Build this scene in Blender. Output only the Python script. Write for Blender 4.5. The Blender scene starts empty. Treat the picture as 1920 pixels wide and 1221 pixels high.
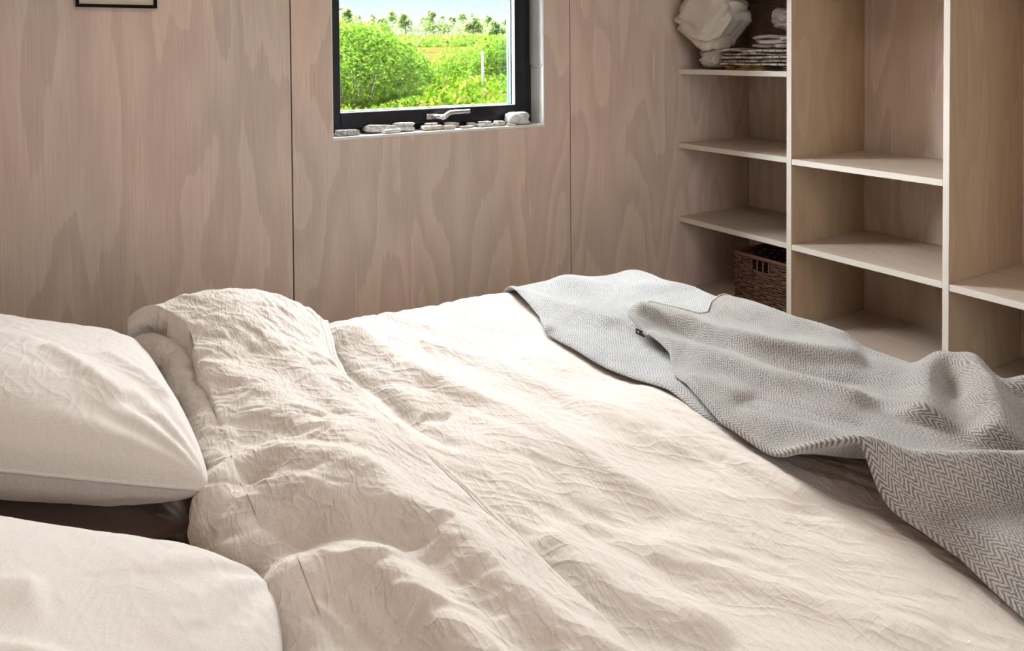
import bpy, math, random
import numpy as np
from mathutils import Matrix, Vector

random.seed(7)
S = bpy.context.scene
COL = S.collection
PI = math.pi
EYE = 1.16                      # eye height above the floor, metres

# ------------------------------------------------------------------ camera
F_PX, PY = 1472.14, 130.99      # focal length and principal row for a 1920x1221 frame
YAW, PITCH, ROLL = 0.55278, 0.02322, -0.00716
cf = Vector((math.sin(YAW)*math.cos(PITCH), math.cos(YAW)*math.cos(PITCH), -math.sin(PITCH)))
cr0 = Vector((math.cos(YAW), -math.sin(YAW), 0)); cu0 = cr0.cross(cf)
cr = cr0*math.cos(ROLL) + cu0*math.sin(ROLL); cu = cu0*math.cos(ROLL) - cr0*math.sin(ROLL)
cam_data = bpy.data.cameras.new('camera'); cam = bpy.data.objects.new('camera', cam_data); COL.objects.link(cam)
cam_data.sensor_width = 36; cam_data.lens = F_PX/1920*36
cam_data.shift_y = -(610.5-PY)/1920
cam_data.clip_start = 0.01; cam_data.clip_end = 1000
cam.matrix_world = Matrix(((cr.x, cu.x, -cf.x, 0), (cr.y, cu.y, -cf.y, 0), (cr.z, cu.z, -cf.z, EYE), (0, 0, 0, 1)))
S.camera = cam

# ------------------------------------------------------------------ view, world, lights
S.view_settings.view_transform = 'Standard'; S.view_settings.look = 'None'
S.view_settings.exposure = 0.05; S.view_settings.gamma = 1; S.view_settings.use_curve_mapping = False
S.cycles.use_adaptive_sampling = True; S.cycles.adaptive_threshold = 0.06
S.cycles.max_bounces = 6; S.cycles.diffuse_bounces = 3; S.cycles.transparent_max_bounces = 12
S.cycles.caustics_reflective = False; S.cycles.caustics_refractive = False
S.cycles.sample_clamp_indirect = 6

W = bpy.data.worlds.new('sky'); S.world = W; W.use_nodes = True
nt = W.node_tree; nt.nodes.clear()
wo = nt.nodes.new('ShaderNodeOutputWorld'); wb = nt.nodes.new('ShaderNodeBackground')
tc = nt.nodes.new('ShaderNodeTexCoord'); sx = nt.nodes.new('ShaderNodeSeparateXYZ'); rp = nt.nodes.new('ShaderNodeValToRGB')
nt.links.new(tc.outputs['Generated'], sx.inputs[0]); nt.links.new(sx.outputs['Z'], rp.inputs[0])
rp.color_ramp.elements[0].position = 0.0; rp.color_ramp.elements[0].color = (0.84, 0.92, 1.0, 1)
rp.color_ramp.elements[1].position = 0.5; rp.color_ramp.elements[1].color = (0.36, 0.60, 0.98, 1)
e_ = rp.color_ramp.elements.new(0.07); e_.color = (0.55, 0.76, 1.0, 1)
nt.links.new(rp.outputs[0], wb.inputs[0]); wb.inputs[1].default_value = 1.55
nt.links.new(wb.outputs[0], wo.inputs[0])


def lamp(name, kind, energy, color, loc, direction, **kw):
    d = bpy.data.lights.new(name, kind); d.energy = energy; d.color = color
    for k, v in kw.items(): setattr(d, k, v)
    o = bpy.data.objects.new(name, d); COL.objects.link(o); o.location = loc
    o.rotation_euler = Vector(direction).to_track_quat('-Z', 'Y').to_euler()
    return o


# hazy daylight coming in through the window beside the bed
lamp('hazy_sun', 'SUN', 86.0, (0.97, 0.975, 1.0), (2, 8, 6), (0.0, -1.0, -0.47), angle=math.radians(112))
# warm fill added behind the camera, in the unseen door opening
lamp('rear_fill_light', 'AREA', 30.0, (1.0, 0.91, 0.815), (0.9, -1.78, 1.25), (0.1, 1, 0.05), shape='RECTANGLE', size=1.7, size_y=2.0)
# added overhead fill, source unseen (its fitting is built below)
lamp('overhead_fill_light', 'AREA', 6.0, (1.0, 0.93, 0.86), (0.75, 0.9, 2.33), (0, 0, -1), shape='DISK', size=0.5)

# ------------------------------------------------------------------ helpers


def tag(o, label=None, cat=None, group=None, kind=None):
    if label: o['label'] = label
    if cat: o['category'] = cat
    if group: o['group'] = group
    if kind: o['kind'] = kind
    return o


def link(name, me, mat, parent=None, smooth=False):
    o = bpy.data.objects.new(name, me); COL.objects.link(o)
    if mat is not None and len(me.materials) == 0: me.materials.append(mat)
    if parent: o.parent = parent
    if smooth:
        me.polygons.foreach_set('use_smooth', np.ones(len(me.polygons), bool))
    return o


def mesh(name, V, Fc, mat, parent=None, smooth=True, uv=None):
    me = bpy.data.meshes.new(name)
    V = np.asarray(V, float)
    if isinstance(Fc, np.ndarray):
        n = len(Fc); k = Fc.shape[1]
        me.vertices.add(len(V)); me.vertices.foreach_set('co', V.ravel())
        me.loops.add(n*k); me.loops.foreach_set('vertex_index', Fc.ravel().astype(np.int32))
        me.polygons.add(n); me.polygons.foreach_set('loop_start', np.arange(0, n*k, k, dtype=np.int32))
    else:
        me.from_pydata([tuple(v) for v in V], [], Fc)
    me.update(calc_edges=True)
    if uv is not None:
        l = me.uv_layers.new(name='UVMap')
        idx = np.zeros(len(me.loops), np.int32); me.loops.foreach_get('vertex_index', idx)
        l.data.foreach_set('uv', np.asarray(uv, float)[idx].ravel())
    me.validate()
    return link(name, me, mat, parent, smooth)


def grid_faces(nu, nv, off=0, flip=False):
    i, j = np.meshgrid(np.arange(nu-1), np.arange(nv-1), indexing='ij')
    a = (i*nv+j).ravel()+off; b = a+nv
    f = np.stack([a, b, b+1, a+1], 1)
    return f[:, ::-1].copy() if flip else f


class MB:
    """collects simple solids into one mesh"""
    def __init__(s): s.V = []; s.F = []

    def add(s, V, F):
        o = len(s.V); s.V += [tuple(v) for v in V]; s.F += [tuple(i+o for i in f) for f in F]; return s

    def box(s, x0, x1, y0, y1, z0, z1, b=0.0):
        if b <= 0:
            V = [(x, y, z) for x in (x0, x1) for y in (y0, y1) for z in (z0, z1)]
            return s.add(V, [(0, 1, 3, 2), (4, 6, 7, 5), (0, 4, 5, 1), (2, 3, 7, 6), (0, 2, 6, 4), (1, 5, 7, 3)])
        V = []; F = []
        lo = (x0, y0, z0); hi = (x1, y1, z1)
        idx = {}
        for sx_ in (0, 1):
            for sy_ in (0, 1):
                for sz_ in (0, 1):
                    s3 = (sx_, sy_, sz_)
                    for ax in range(3):
                        p = [(hi[k]-(0 if k == ax else b)) if s3[k] else (lo[k]+(0 if k == ax else b)) for k in range(3)]
                        idx[(s3, ax)] = len(V); V.append(tuple(p))
        for ax in range(3):
            o1, o2 = [k for k in range(3) if k != ax]
            for sd in (0, 1):
                q = []
                for (u, v) in ((0, 0), (1, 0), (1, 1), (0, 1)):
                    s3 = [0, 0, 0]; s3[ax] = sd; s3[o1] = u; s3[o2] = v; q.append(idx[(tuple(s3), ax)])
                F.append(tuple(q))
        for ax in range(3):            # edges along axis ax
            o1, o2 = [k for k in range(3) if k != ax]
            for u in (0, 1):
                for v in (0, 1):
                    def c(w):
                        s3 = [0, 0, 0]; s3[ax] = w; s3[o1] = u; s3[o2] = v; return tuple(s3)
                    F.append((idx[(c(0), o1)], idx[(c(1), o1)], idx[(c(1), o2)], idx[(c(0), o2)]))
        for sx_ in (0, 1):
            for sy_ in (0, 1):
                for sz_ in (0, 1):
                    F.append(tuple(idx[((sx_, sy_, sz_), ax)] for ax in range(3)))
        return s.add(V, F)

    def tube(s, pts, r, n=8, closed=False, flat=1.0):
        pts = [Vector(p) for p in pts]; m = len(pts); V = []; F = []
        up = Vector((0, 0, 1))
        for i, p in enumerate(pts):
            a = pts[(i-1) % m] if (closed or i > 0) else p
            c = pts[(i+1) % m] if (closed or i < m-1) else p
            t = (c-a).normalized()
            ref = up if abs(t.z) < 0.95 else Vector((1, 0, 0))
            u = t.cross(ref).normalized(); w = u.cross(t).normalized()
            rr = r[i] if isinstance(r, (list, tuple)) else r
            for k in range(n):
                A = 2*PI*k/n
                V.append(tuple(p + u*math.cos(A)*rr + w*math.sin(A)*rr*flat))
        for i in range(m if closed else m-1):
            j = (i+1) % m
            for k in range(n):
                l = (k+1) % n
                F.append((i*n+k, i*n+l, j*n+l, j*n+k))
        if not closed:
            F.append(tuple(range(n-1, -1, -1))); F.append(tuple((m-1)*n+k for k in range(n)))
        return s.add(V, F)

    def build(s, name, mat, parent=None, smooth=False, off=(0, 0, 0)):
        me = bpy.data.meshes.new(name)
        me.from_pydata([(v[0]-off[0], v[1]-off[1], v[2]-off[2]) for v in s.V], [], s.F)
        me.update()
        import bmesh
        bm = bmesh.new(); bm.from_mesh(me); bmesh.ops.recalc_face_normals(bm, faces=bm.faces); bm.to_mesh(me); bm.free()
        o = link(name, me, mat, parent, smooth)
        o.location = off
        return o


def empty(name, loc=(0, 0, 0), rz=0.0):
    o = bpy.data.objects.new(name, None); COL.objects.link(o); o.location = loc; o.rotation_euler = (0, 0, rz)
    o.empty_display_size = 0.05
    return o


# --- numpy gradient noise
_rs = np.random.RandomState(11)
_perm = _rs.permutation(4096)
_ang = _rs.rand(4096)*2*PI
_GX, _GY = np.cos(_ang), np.sin(_ang)


def pn(x, y, seed=0):
    x = np.asarray(x, float)+seed*17.31; y = np.asarray(y, float)+seed*9.73
    xi = np.floor(x).astype(int); yi = np.floor(y).astype(int); xf = x-xi; yf = y-yi

    def g(ix, iy, dx, dy):
        h = _perm[(_perm[ix & 4095]+iy) & 4095]
        return _GX[h]*dx+_GY[h]*dy
    u = xf**3*(xf*(xf*6-15)+10); v = yf**3*(yf*(yf*6-15)+10)
    a = g(xi, yi, xf, yf); b = g(xi+1, yi, xf-1, yf); c = g(xi, yi+1, xf, yf-1); d = g(xi+1, yi+1, xf-1, yf-1)
    return 1.5*((a*(1-u)+b*u)*(1-v)+(c*(1-u)+d*u)*v)


def fbm(x, y, o=3, seed=0):
    r = 0; a = 1
    for i in range(o): r = r+a*pn(x*2**i, y*2**i, seed+i*3); a *= .5
    return r


def crease(x, y, ang, lx, ly, seed=0, sharp=6.0, warp=0.25):
    """long sharp-topped wrinkles running along direction ang; lx = length, ly = spacing"""
    c, s = math.cos(ang), math.sin(ang)
    u = (x*c+y*s); v = (-x*s+y*c)
    v = v+warp*ly*2.2*fbm(u/lx*1.3, v/lx*1.3, 2, seed+50)
    n = pn(u/lx, v/ly, seed)
    r = 1-np.sqrt(n*n+1/sharp**2)*1.6
    m = np.clip(.5+1.4*pn(u/lx*.7+9, v/(ly*3), seed+7), 0, 1)
    return r*m


def sstep(a, b, x):
    t = np.clip((x-a)/(b-a), 0, 1); return t*t*(3-2*t)


def fold(X, Y, pts, wl, wr, amp, ends=0.12):
    """ridge of height amp along a polyline; wl / wr = widths to its left / right hand side"""
    P = np.array(pts, float)
    # resample as smooth curve (Catmull-Rom)
    if len(P) > 2:
        Q = np.vstack([2*P[0]-P[1], P, 2*P[-1]-P[-2]]); out = []
        for i in range(1, len(Q)-2):
            for t in np.linspace(0, 1, 6, endpoint=False):
                out.append(.5*((2*Q[i])+(-Q[i-1]+Q[i+1])*t+(2*Q[i-1]-5*Q[i]+4*Q[i+1]-Q[i+2])*t*t+(-Q[i-1]+3*Q[i]-3*Q[i+1]+Q[i+2])*t**3))
        out.append(P[-1]); P = np.array(out)
    best = np.full(X.shape, 1e9); sd = np.zeros(X.shape); tt = np.zeros(X.shape)
    L = np.concatenate([[0], np.cumsum(np.hypot(*np.diff(P, axis=0).T))]); LT = L[-1]
    for i in range(len(P)-1):
        a = P[i]; d = P[i+1]-a; l = np.hypot(*d)+1e-9; d = d/l
        rx = X-a[0]; ry = Y-a[1]
        k = np.clip(rx*d[0]+ry*d[1], 0, l)
        dx = rx-k*d[0]; dy = ry-k*d[1]; dist = np.hypot(dx, dy)
        side = (d[0]*ry-d[1]*rx)/(dist+1e-6)
        m = dist < best
        best = np.where(m, dist, best); sd = np.where(m, side, sd); tt = np.where(m, L[i]+k, tt)
    w = wr+(wl-wr)*(.5+.5*np.clip(sd, -1, 1))
    e = sstep(0, ends, tt/LT)*sstep(0, ends, 1-tt/LT)*.9+.1
    f = np.exp(-(best/w)**1.7)
    return amp*f*e


def blur(h, r=4, n=2):
    for _ in range(n):
        for ax in (0, 1):
            p = np.pad(h, [(r, r) if k == ax else (0, 0) for k in (0, 1)], mode='edge')
            h = sum(np.take(p, range(i, i+h.shape[ax]), axis=ax) for i in range(2*r+1))/(2*r+1)
    return h


# ------------------------------------------------------------------ materials
def mat(name, color=(.8, .8, .8), rough=.6, metal=0.0, spec=.5):
    m = bpy.data.materials.new(name); m.use_nodes = True
    b = m.node_tree.nodes['Principled BSDF']
    b.inputs['Base Color'].default_value = (*color, 1); b.inputs['Roughness'].default_value = rough
    b.inputs['Metallic'].default_value = metal; b.inputs['Specular IOR Level'].default_value = spec
    return m


def N(m, t, **kw):
    n = m.node_tree.nodes.new(t)
    for k, v in kw.items():
        if hasattr(n, k): setattr(n, k, v)
        else: n.inputs[k.replace('_', ' ')].default_value = v
    return n


def L(m, a, b): m.node_tree.links.new(a, b)


def ramp(m, stops, interp='LINEAR'):
    r = m.node_tree.nodes.new('ShaderNodeValToRGB'); cr_ = r.color_ramp; cr_.interpolation = interp
    while len(cr_.elements) < len(stops): cr_.elements.new(.5)
    for e, (p, c) in zip(cr_.elements, stops): e.position = p; e.color = (*c, 1)
    return r


def math_(m, op, a, b=None, c=None):
    n = m.node_tree.nodes.new('ShaderNodeMath'); n.operation = op
    for i, v in enumerate((a, b, c)):
        if v is None: continue
        if isinstance(v, (int, float)): n.inputs[i].default_value = v
        else: L(m, v, n.inputs[i])
    return n.outputs[0]


def mixc(m, fac, a, b, mode='MIX'):
    n = m.node_tree.nodes.new('ShaderNodeMix'); n.data_type = 'RGBA'; n.blend_type = mode
    for i, v in ((0, fac), (6, a), (7, b)):
        if isinstance(v, (int, float)): n.inputs[i].default_value = v
        elif isinstance(v, tuple): n.inputs[i].default_value = (*v, 1)
        else: L(m, v, n.inputs[i])
    return n.outputs[2]


def bump(m, h, strength, dist, prev=None):
    b = N(m, 'ShaderNodeBump'); b.inputs['Strength'].default_value = strength; b.inputs['Distance'].default_value = dist
    L(m, h, b.inputs['Height'])
    if prev is not None: L(m, prev, b.inputs['Normal'])
    return b.outputs[0]


def plywood(name, light, dark, grain='z', contrast=1.0, seed=0.0, scale=1.0, rough=.55):
    """rotary-cut pine veneer: tall flame shapes with one crisp edge, under a thin white wash"""
    m = mat(name, light, rough, spec=.3); b = m.node_tree.nodes['Principled BSDF']
    t = N(m, 'ShaderNodeTexCoord'); oi = N(m, 'ShaderNodeObjectInfo')
    mp = N(m, 'ShaderNodeMapping'); L(m, t.outputs['Object'], mp.inputs[0])
    off = N(m, 'ShaderNodeVectorMath', operation='SCALE')
    cmb = N(m, 'ShaderNodeCombineXYZ'); L(m, oi.outputs['Random'], cmb.inputs[0]); L(m, oi.outputs['Random'], cmb.inputs[1]); L(m, oi.outputs['Random'], cmb.inputs[2])
    L(m, cmb.outputs[0], off.inputs[0]); off.inputs['Scale'].default_value = 37.0
    ad = N(m, 'ShaderNodeVectorMath', operation='ADD'); L(m, mp.outputs[0], ad.inputs[0]); L(m, off.outputs[0], ad.inputs[1])
    mp.inputs['Location'].default_value = (seed, seed*1.7, seed*.3)

    def scaled(across, along):
        v = {'x': (along, across, across), 'y': (across, along, across), 'z': (across, across, along)}[grain]
        q = N(m, 'ShaderNodeVectorMath', operation='MULTIPLY'); L(m, ad.outputs[0], q.inputs[0]); q.inputs[1].default_value = v
        return q.outputs[0]
    n1 = N(m, 'ShaderNodeTexNoise'); L(m, scaled(6.5*scale, 1.35*scale), n1.inputs['Vector']); n1.inputs['Scale'].default_value = 1; n1.inputs['Detail'].default_value = 1.2; n1.inputs['Roughness'].default_value = .4
    n2 = N(m, 'ShaderNodeTexNoise'); L(m, scaled(85, 2.2), n2.inputs['Vector']); n2.inputs['Scale'].default_value = 1; n2.inputs['Detail'].default_value = 3
    n3 = N(m, 'ShaderNodeTexNoise'); L(m, scaled(2.2, .9), n3.inputs['Vector']); n3.inputs['Scale'].default_value = 1; n3.inputs['Detail'].default_value = 1
    n4 = N(m, 'ShaderNodeTexNoise'); L(m, scaled(260, 7), n4.inputs['Vector']); n4.inputs['Scale'].default_value = 1; n4.inputs['Detail'].default_value = 2
    nb = N(m, 'ShaderNodeTexNoise'); L(m, scaled(22, 4), nb.inputs['Vector']); nb.inputs['Scale'].default_value = 1
    v = math_(m, 'ADD', math_(m, 'MULTIPLY', n1.outputs['Fac'], 6.0), math_(m, 'MULTIPLY', n2.outputs['Fac'], .34))
    v = math_(m, 'ADD', v, math_(m, 'MULTIPLY', nb.outputs['Fac'], .45))
    fr = math_(m, 'FRACT', v)
    rr = ramp(m, [(0.0, (0, 0, 0)), (.035, (.9, .9, .9)), (.25, (1, 1, 1)), (.62, (.35, .35, .35)), (1.0, (.0, .0, .0))])
    L(m, fr, rr.inputs[0])
    f = math_(m, 'MULTIPLY', rr.outputs[0], contrast)
    f = math_(m, 'ADD', f, math_(m, 'MULTIPLY', math_(m, 'SUBTRACT', n2.outputs['Fac'], .5), .55))
    c = mixc(m, f, light, dark)
    pink = tuple(np.clip(np.array(light)*np.array((1.02, .93, .92)), 0, 1)); grey = tuple(np.array(light)*np.array((.82, .86, .86)))
    n3r = ramp(m, [(.38, pink), (.62, grey)]); L(m, n3.outputs['Fac'], n3r.inputs[0])
    c = mixc(m, .45, c, n3r.outputs[0])
    g4 = ramp(m, [(.3, (.93, .93, .93)), (.7, (1.04, 1.04, 1.04))]); L(m, n4.outputs['Fac'], g4.inputs[0])
    c = mixc(m, 1.0, c, g4.outputs[0], 'MULTIPLY')
    L(m, c, b.inputs['Base Color'])
    L(m, bump(m, n4.outputs['Fac'], .12, .0015), b.inputs['Normal'])
    return m


def linen(name, color, fine=1.0, cr_scale=16.0, crs=.5):
    m = mat(name, color, .88, spec=.15); b = m.node_tree.nodes['Principled BSDF']
    b.inputs['Sheen Weight'].default_value = .25; b.inputs['Sheen Roughness'].default_value = .5
    t = N(m, 'ShaderNodeTexCoord')
    w = N(m, 'ShaderNodeTexNoise'); L(m, t.outputs['Object'], w.inputs['Vector']); w.inputs['Scale'].default_value = 6.0; w.inputs['Detail'].default_value = 2
    wm = N(m, 'ShaderNodeVectorMath', operation='MULTIPLY_ADD'); L(m, w.outputs['Color'], wm.inputs[0]); wm.inputs[1].default_value = (.07, .07, .07); L(m, t.outputs['Object'], wm.inputs[2])
    prev = None
    q = 16.0/cr_scale
    for Ln, Wd, ang, st, di, thin in ((.20, .034, -75, .45, .012, 0), (.13, .024, -58, .55, .004, 1), (.08, .014, -95, .6, .0026, 1), (.06, .012, 15, .45, .0018, 1), (.022, .008, -60, .5, .0012, 0)):
        mp = N(m, 'ShaderNodeMapping'); mp.vector_type = 'TEXTURE'; L(m, wm.outputs[0], mp.inputs[0]); mp.inputs['Scale'].default_value = (Ln*q, Wd*q, Wd*q*1.5); mp.inputs['Rotation'].default_value = (0, 0, math.radians(ang)); mp.inputs['Location'].default_value = (Ln*7, Wd*31, 0)
        n = N(m, 'ShaderNodeTexNoise'); L(m, mp.outputs[0], n.inputs['Vector']); n.inputs['Scale'].default_value = 1.0; n.inputs['Detail'].default_value = 1.0; n.inputs['Roughness'].default_value = .5
        if thin:
            a = math_(m, 'MULTIPLY', math_(m, 'ABSOLUTE', math_(m, 'SUBTRACT', n.outputs['Fac'], .5)), 9.0)
            a = math_(m, 'SUBTRACT', 1.0, math_(m, 'MINIMUM', math_(m, 'POWER', a, .8), 1.0))
        else: a = n.outputs['Fac']
        prev = bump(m, a, st*fine*crs*.6, di, prev)
    wv = N(m, 'ShaderNodeTexNoise'); L(m, t.outputs['Object'], wv.inputs['Vector']); wv.inputs['Scale'].default_value = 420; wv.inputs['Detail'].default_value = 2
    prev = bump(m, wv.outputs['Fac'], .22, .0012, prev)
    L(m, prev, b.inputs['Normal'])
    v = ramp(m, [(.3, tuple(np.array(color)*.95)), (.7, tuple(np.clip(np.array(color)*1.04, 0, 1)))]); L(m, wv.outputs['Fac'], v.inputs[0])
    L(m, v.outputs[0], b.inputs['Base Color'])
    return m


def herringbone(name, light, dark):
    m = mat(name, light, .95, spec=.05); b = m.node_tree.nodes['Principled BSDF']
    b.inputs['Sheen Weight'].default_value = .5; b.inputs['Sheen Roughness'].default_value = .6
    t = N(m, 'ShaderNodeTexCoord')
    n0 = N(m, 'ShaderNodeTexNoise'); L(m, t.outputs['UV'], n0.inputs['Vector']); n0.inputs['Scale'].default_value = 22; n0.inputs['Detail'].default_value = 2
    nf = N(m, 'ShaderNodeTexNoise'); L(m, t.outputs['UV'], nf.inputs['Vector']); nf.inputs['Scale'].default_value = 260; nf.inputs['Detail'].default_value = 3
    sp = N(m, 'ShaderNodeSeparateXYZ'); L(m, t.outputs['UV'], sp.inputs[0])
    jit = math_(m, 'MULTIPLY', math_(m, 'SUBTRACT', nf.outputs['Fac'], .5), .0035)
    jit2 = math_(m, 'MULTIPLY', math_(m, 'SUBTRACT', n0.outputs['Fac'], .5), .010)
    u = math_(m, 'ADD', math_(m, 'ADD', sp.outputs[0], jit), jit2); v = math_(m, 'ADD', sp.outputs[1], jit)
    P_ = .0105                                       # half a zigzag
    tri = math_(m, 'PINGPONG', u, P_)
    w = math_(m, 'ADD', v, math_(m, 'MULTIPLY', tri, 1.5))
    s = math_(m, 'SINE', math_(m, 'MULTIPLY', w, 2*PI/.0090))
    s = math_(m, 'MULTIPLY_ADD', s, .5, .5)
    # yarn joins break each stroke up
    fz = N(m, 'ShaderNodeTexNoise'); L(m, t.outputs['UV'], fz.inputs['Vector']); fz.inputs['Scale'].default_value = 700; fz.inputs['Detail'].default_value = 3
    big = N(m, 'ShaderNodeTexNoise'); L(m, t.outputs['UV'], big.inputs['Vector']); big.inputs['Scale'].default_value = 9; big.inputs['Detail'].default_value = 3
    f = math_(m, 'ADD', s, math_(m, 'MULTIPLY', math_(m, 'SUBTRACT', fz.outputs['Fac'], .5), 3.2))
    f = math_(m, 'ADD', f, math_(m, 'MULTIPLY', math_(m, 'SUBTRACT', big.outputs['Fac'], .5), 1.1))
    rr = ramp(m, [(.05, dark), (.85, light)]); L(m, f, rr.inputs[0])
    L(m, rr.outputs[0], b.inputs['Base Color'])
    p = bump(m, s, .4, .0016); p = bump(m, fz.outputs['Fac'], .6, .0016, p)
    L(m, p, b.inputs['Normal'])
    return m


M = {}
M['wall'] = plywood('whitewashed_plywood_wall', (.77, .625, .535), (.575, .45, .39), 'z', .95, 1.3)
M['board'] = plywood('whitewashed_plywood_board', (.67, .56, .47), (.57, .46, .37), 'y', .8, 4.0, 1.2)
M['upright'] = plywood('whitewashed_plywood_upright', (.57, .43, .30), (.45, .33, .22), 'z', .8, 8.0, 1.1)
M['edge'] = mat('white_washed_edge', (.74, .68, .61), .6)
M['ceiling'] = mat('white_ceiling', (.80, .77, .72), .8)
M['white'] = mat('white_paint', (.82, .81, .78), .5)
M['black'] = mat('black_lacquer', (.010, .011, .017), .35, spec=.35)
M['steel'] = mat('brushed_steel', (.72, .73, .74), .28, 1.0)
M['linen'] = linen('sand_linen', (.75, .672, .60), 1.6)
M['linen_pillow'] = linen('sand_pillow_linen', (.75, .685, .625), 1.0, 9.0, .45)
M['linen_shade'] = linen('shade_darkened_pillow_linen', (.15, .10, .078), .5, 9.0, .4)  # linen darkened to stand in for the shade between the pillows
M['wool'] = herringbone('grey_herringbone_wool', (.46, .425, .385), (.11, .093, .083))
M['wool_window_lit'] = herringbone('wool_with_window_light', (.58, .578, .575), (.18, .173, .172))  # same wool, coloured lighter to carry the window light on the far layer
M['glass'] = mat('window_glass', (1, 1, 1), .0)
_g = M['glass']; _g.node_tree.nodes.clear()
_o = N(_g, 'ShaderNodeOutputMaterial'); _mx = N(_g, 'ShaderNodeMixShader'); _t = N(_g, 'ShaderNodeBsdfTransparent'); _gl = N(_g, 'ShaderNodeBsdfGlossy')
_gl.inputs['Roughness'].default_value = .0; _mx.inputs[0].default_value = .04; _t.inputs[0].default_value = (.99, 1.0, .995, 1)
L(_g, _t.outputs[0], _mx.inputs[1]); L(_g, _gl.outputs[0], _mx.inputs[2]); L(_g, _mx.outputs[0], _o.inputs[0])

# ------------------------------------------------------------------ room shell
D = 2.5516                      # window wall plane (room side)
XR = 2.8781                     # wall behind the shelving
XL, YF, H = -0.60, -1.70, 2.36
J1, J2 = 0.7289, 1.8469         # joints between plywood sheets
WX0, WX1, WZ0, WZ1 = 0.8686, 1.7172, EYE-0.284, EYE+0.86
FX = 2.431                      # front edge line of the shelving


def struct(o): o['kind'] = 'structure'; return o


floor = struct(MB().box(XL-.1, XR+.2, YF-.1, D+.35, -.06, -.012).build('floor', mat('floor_underlay', (.2, .15, .1))))
fm = plywood('oak_floor_boards', (.50, .38, .26), (.42, .30, .20), 'y', .6, 2.0, 1.0)
x = XL-.05; k = 0
while x < XR:
    b_ = MB().box(x+.001, min(x+.139, XR+.05), YF-.05, D+.02, -.012, 0, .001)
    b_.build('floor_board', fm, floor); x += .14
struct(MB().box(XL-.1, XR+.2, YF-.1, D+.35, H, H+.08).build('ceiling', M['ceiling']))

wall_back = struct(MB().box(XL-.1, WX0-.003, D+.014, D+.235, 0, H).box(WX1+.004, XR+.2, D+.014, D+.235, 0, H)
                   .box(WX0-.003, WX1+.004, D+.014, D+.235, 0, WZ0-.011).box(WX0-.003, WX1+.004, D+.014, D+.235, WZ1+.012, H)
                   .build('wall_back', mat('wall_core', (.05, .04, .035))))
g = .0022
for i, (a, b_) in enumerate(((XL-.02, J1), (J1, J2), (J2, XR+.02))):
    m_ = MB()
    if i == 1:
        m_.box(a+g, WX0-.003, D, D+.0139, 0, H); m_.box(WX1+.004, b_-g, D, D+.0139, 0, H)
        m_.box(WX0-.003, WX1+.004, D, D+.0139, 0, WZ0-.011); m_.box(WX0-.003, WX1+.004, D, D+.0139, WZ1+.012, H)
    else:
        m_.box(a+g, b_-g, D, D+.0139, 0, H)
    m_.build('plywood_panel', M['wall'], wall_back)
wall_right = struct(MB().box(XR+.012, XR+.2, YF-.1, D+.05, 0, H).build('wall_right', mat('wall_core_right', (.05, .04, .035))))
ys = [D-.0008, 1.9615, 1.3670, .7600, .15, -.46, -1.08, YF]
for a, b_ in zip(ys[1:], ys[:-1]):
    MB().box(XR, XR+.012, a+.001, b_-.001, 0, H).build('plywood_panel', M['wall'], wall_right)
wall_left = struct(MB().box(XL-.1, XL-.012, YF-.1, D+.05, 0, H).build('wall_left', mat('wall_core_left', (.05, .04, .035))))
for a, b_ in ((YF, -.5), (-.5, .72), (.72, 1.94), (1.94, D)):
    MB().box(XL-.012, XL, a+g, b_-g, 0, H).build('plywood_panel', M['wall'], wall_left)
# wall behind the camera, with an unseen glazed door added for the fill light
DX0, DX1, DZ = .05, 1.75, 2.1
wall_front = struct(MB().box(XL-.1, DX0, YF-.1, YF, 0, H).box(DX1, XR+.2, YF-.1, YF, 0, H).box(DX0, DX1, YF-.1, YF, DZ, H).build('wall_front', M['wall']))
dd_ = struct(MB().box(DX0, DX0+.05, YF-.09, YF-.02, 0, DZ).box(DX1-.05, DX1, YF-.09, YF-.02, 0, DZ).box(DX0+.05, DX1-.05, YF-.09, YF-.02, DZ-.05, DZ)
             .box(DX0+.05, DX1-.05, YF-.09, YF-.02, 0, .08).box(.87, .93, YF-.09, YF-.02, .08, DZ-.05).build('unseen_fill_door', M['black']))
MB().box(DX0+.05, .87, YF-.06, YF-.052, .08, DZ-.05).build('pane', M['glass'], dd_)
MB().box(.93, DX1-.05, YF-.06, YF-.052, .08, DZ-.05).build('pane', M['glass'], dd_)

# unseen ceiling fitting added around the overhead fill
cl = tag(empty('added_fill_fitting', (0.75, 0.9, H)), 'unseen round ceiling fitting with white rim, added for overhead fill', 'lamp')
m_ = MB(); m_.tube([(0.75, .9, H-.001), (0.75, .9, H-.028)], .29, 40); o = m_.build('fill_fitting_rim', M['white'], None); o.parent = cl; o.matrix_parent_inverse = cl.matrix_world.inverted(); o.location = (-.75, -.9, -H)

# ------------------------------------------------------------------ window
win = struct(empty('window_1', (0, 0, 0)))
lin = MB()
lin.box(WX0-.003, WX0, D-.001, D+.155, WZ0-.011, WZ1+.012).box(WX1, WX1+.004, D-.001, D+.155, WZ0-.011, WZ1+.012)
lin.box(WX0, WX1, D-.001, D+.155, WZ1, WZ1+.012)
lin.build('window_lining', M['white'], win)
MB().box(WX0-.003, WX1+.004, D-.003, D+.28, WZ0-.011, WZ0, .0015).build('window_sill', M['white'], win)
fy = D+.088                     # face of the fixed frame
ZB = EYE-.262                   # top of the fixed bottom rail
fr_ = MB()
fr_.box(WX0, WX0+.030, fy, fy+.07, WZ0, WZ1).box(WX1-.034, WX1, fy, fy+.07, WZ0, WZ1)
fr_.box(WX0+.030, WX1-.034, fy, fy+.07, WZ0, ZB).box(WX0+.030, WX1-.034, fy, fy+.07, WZ1-.034, WZ1)
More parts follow.
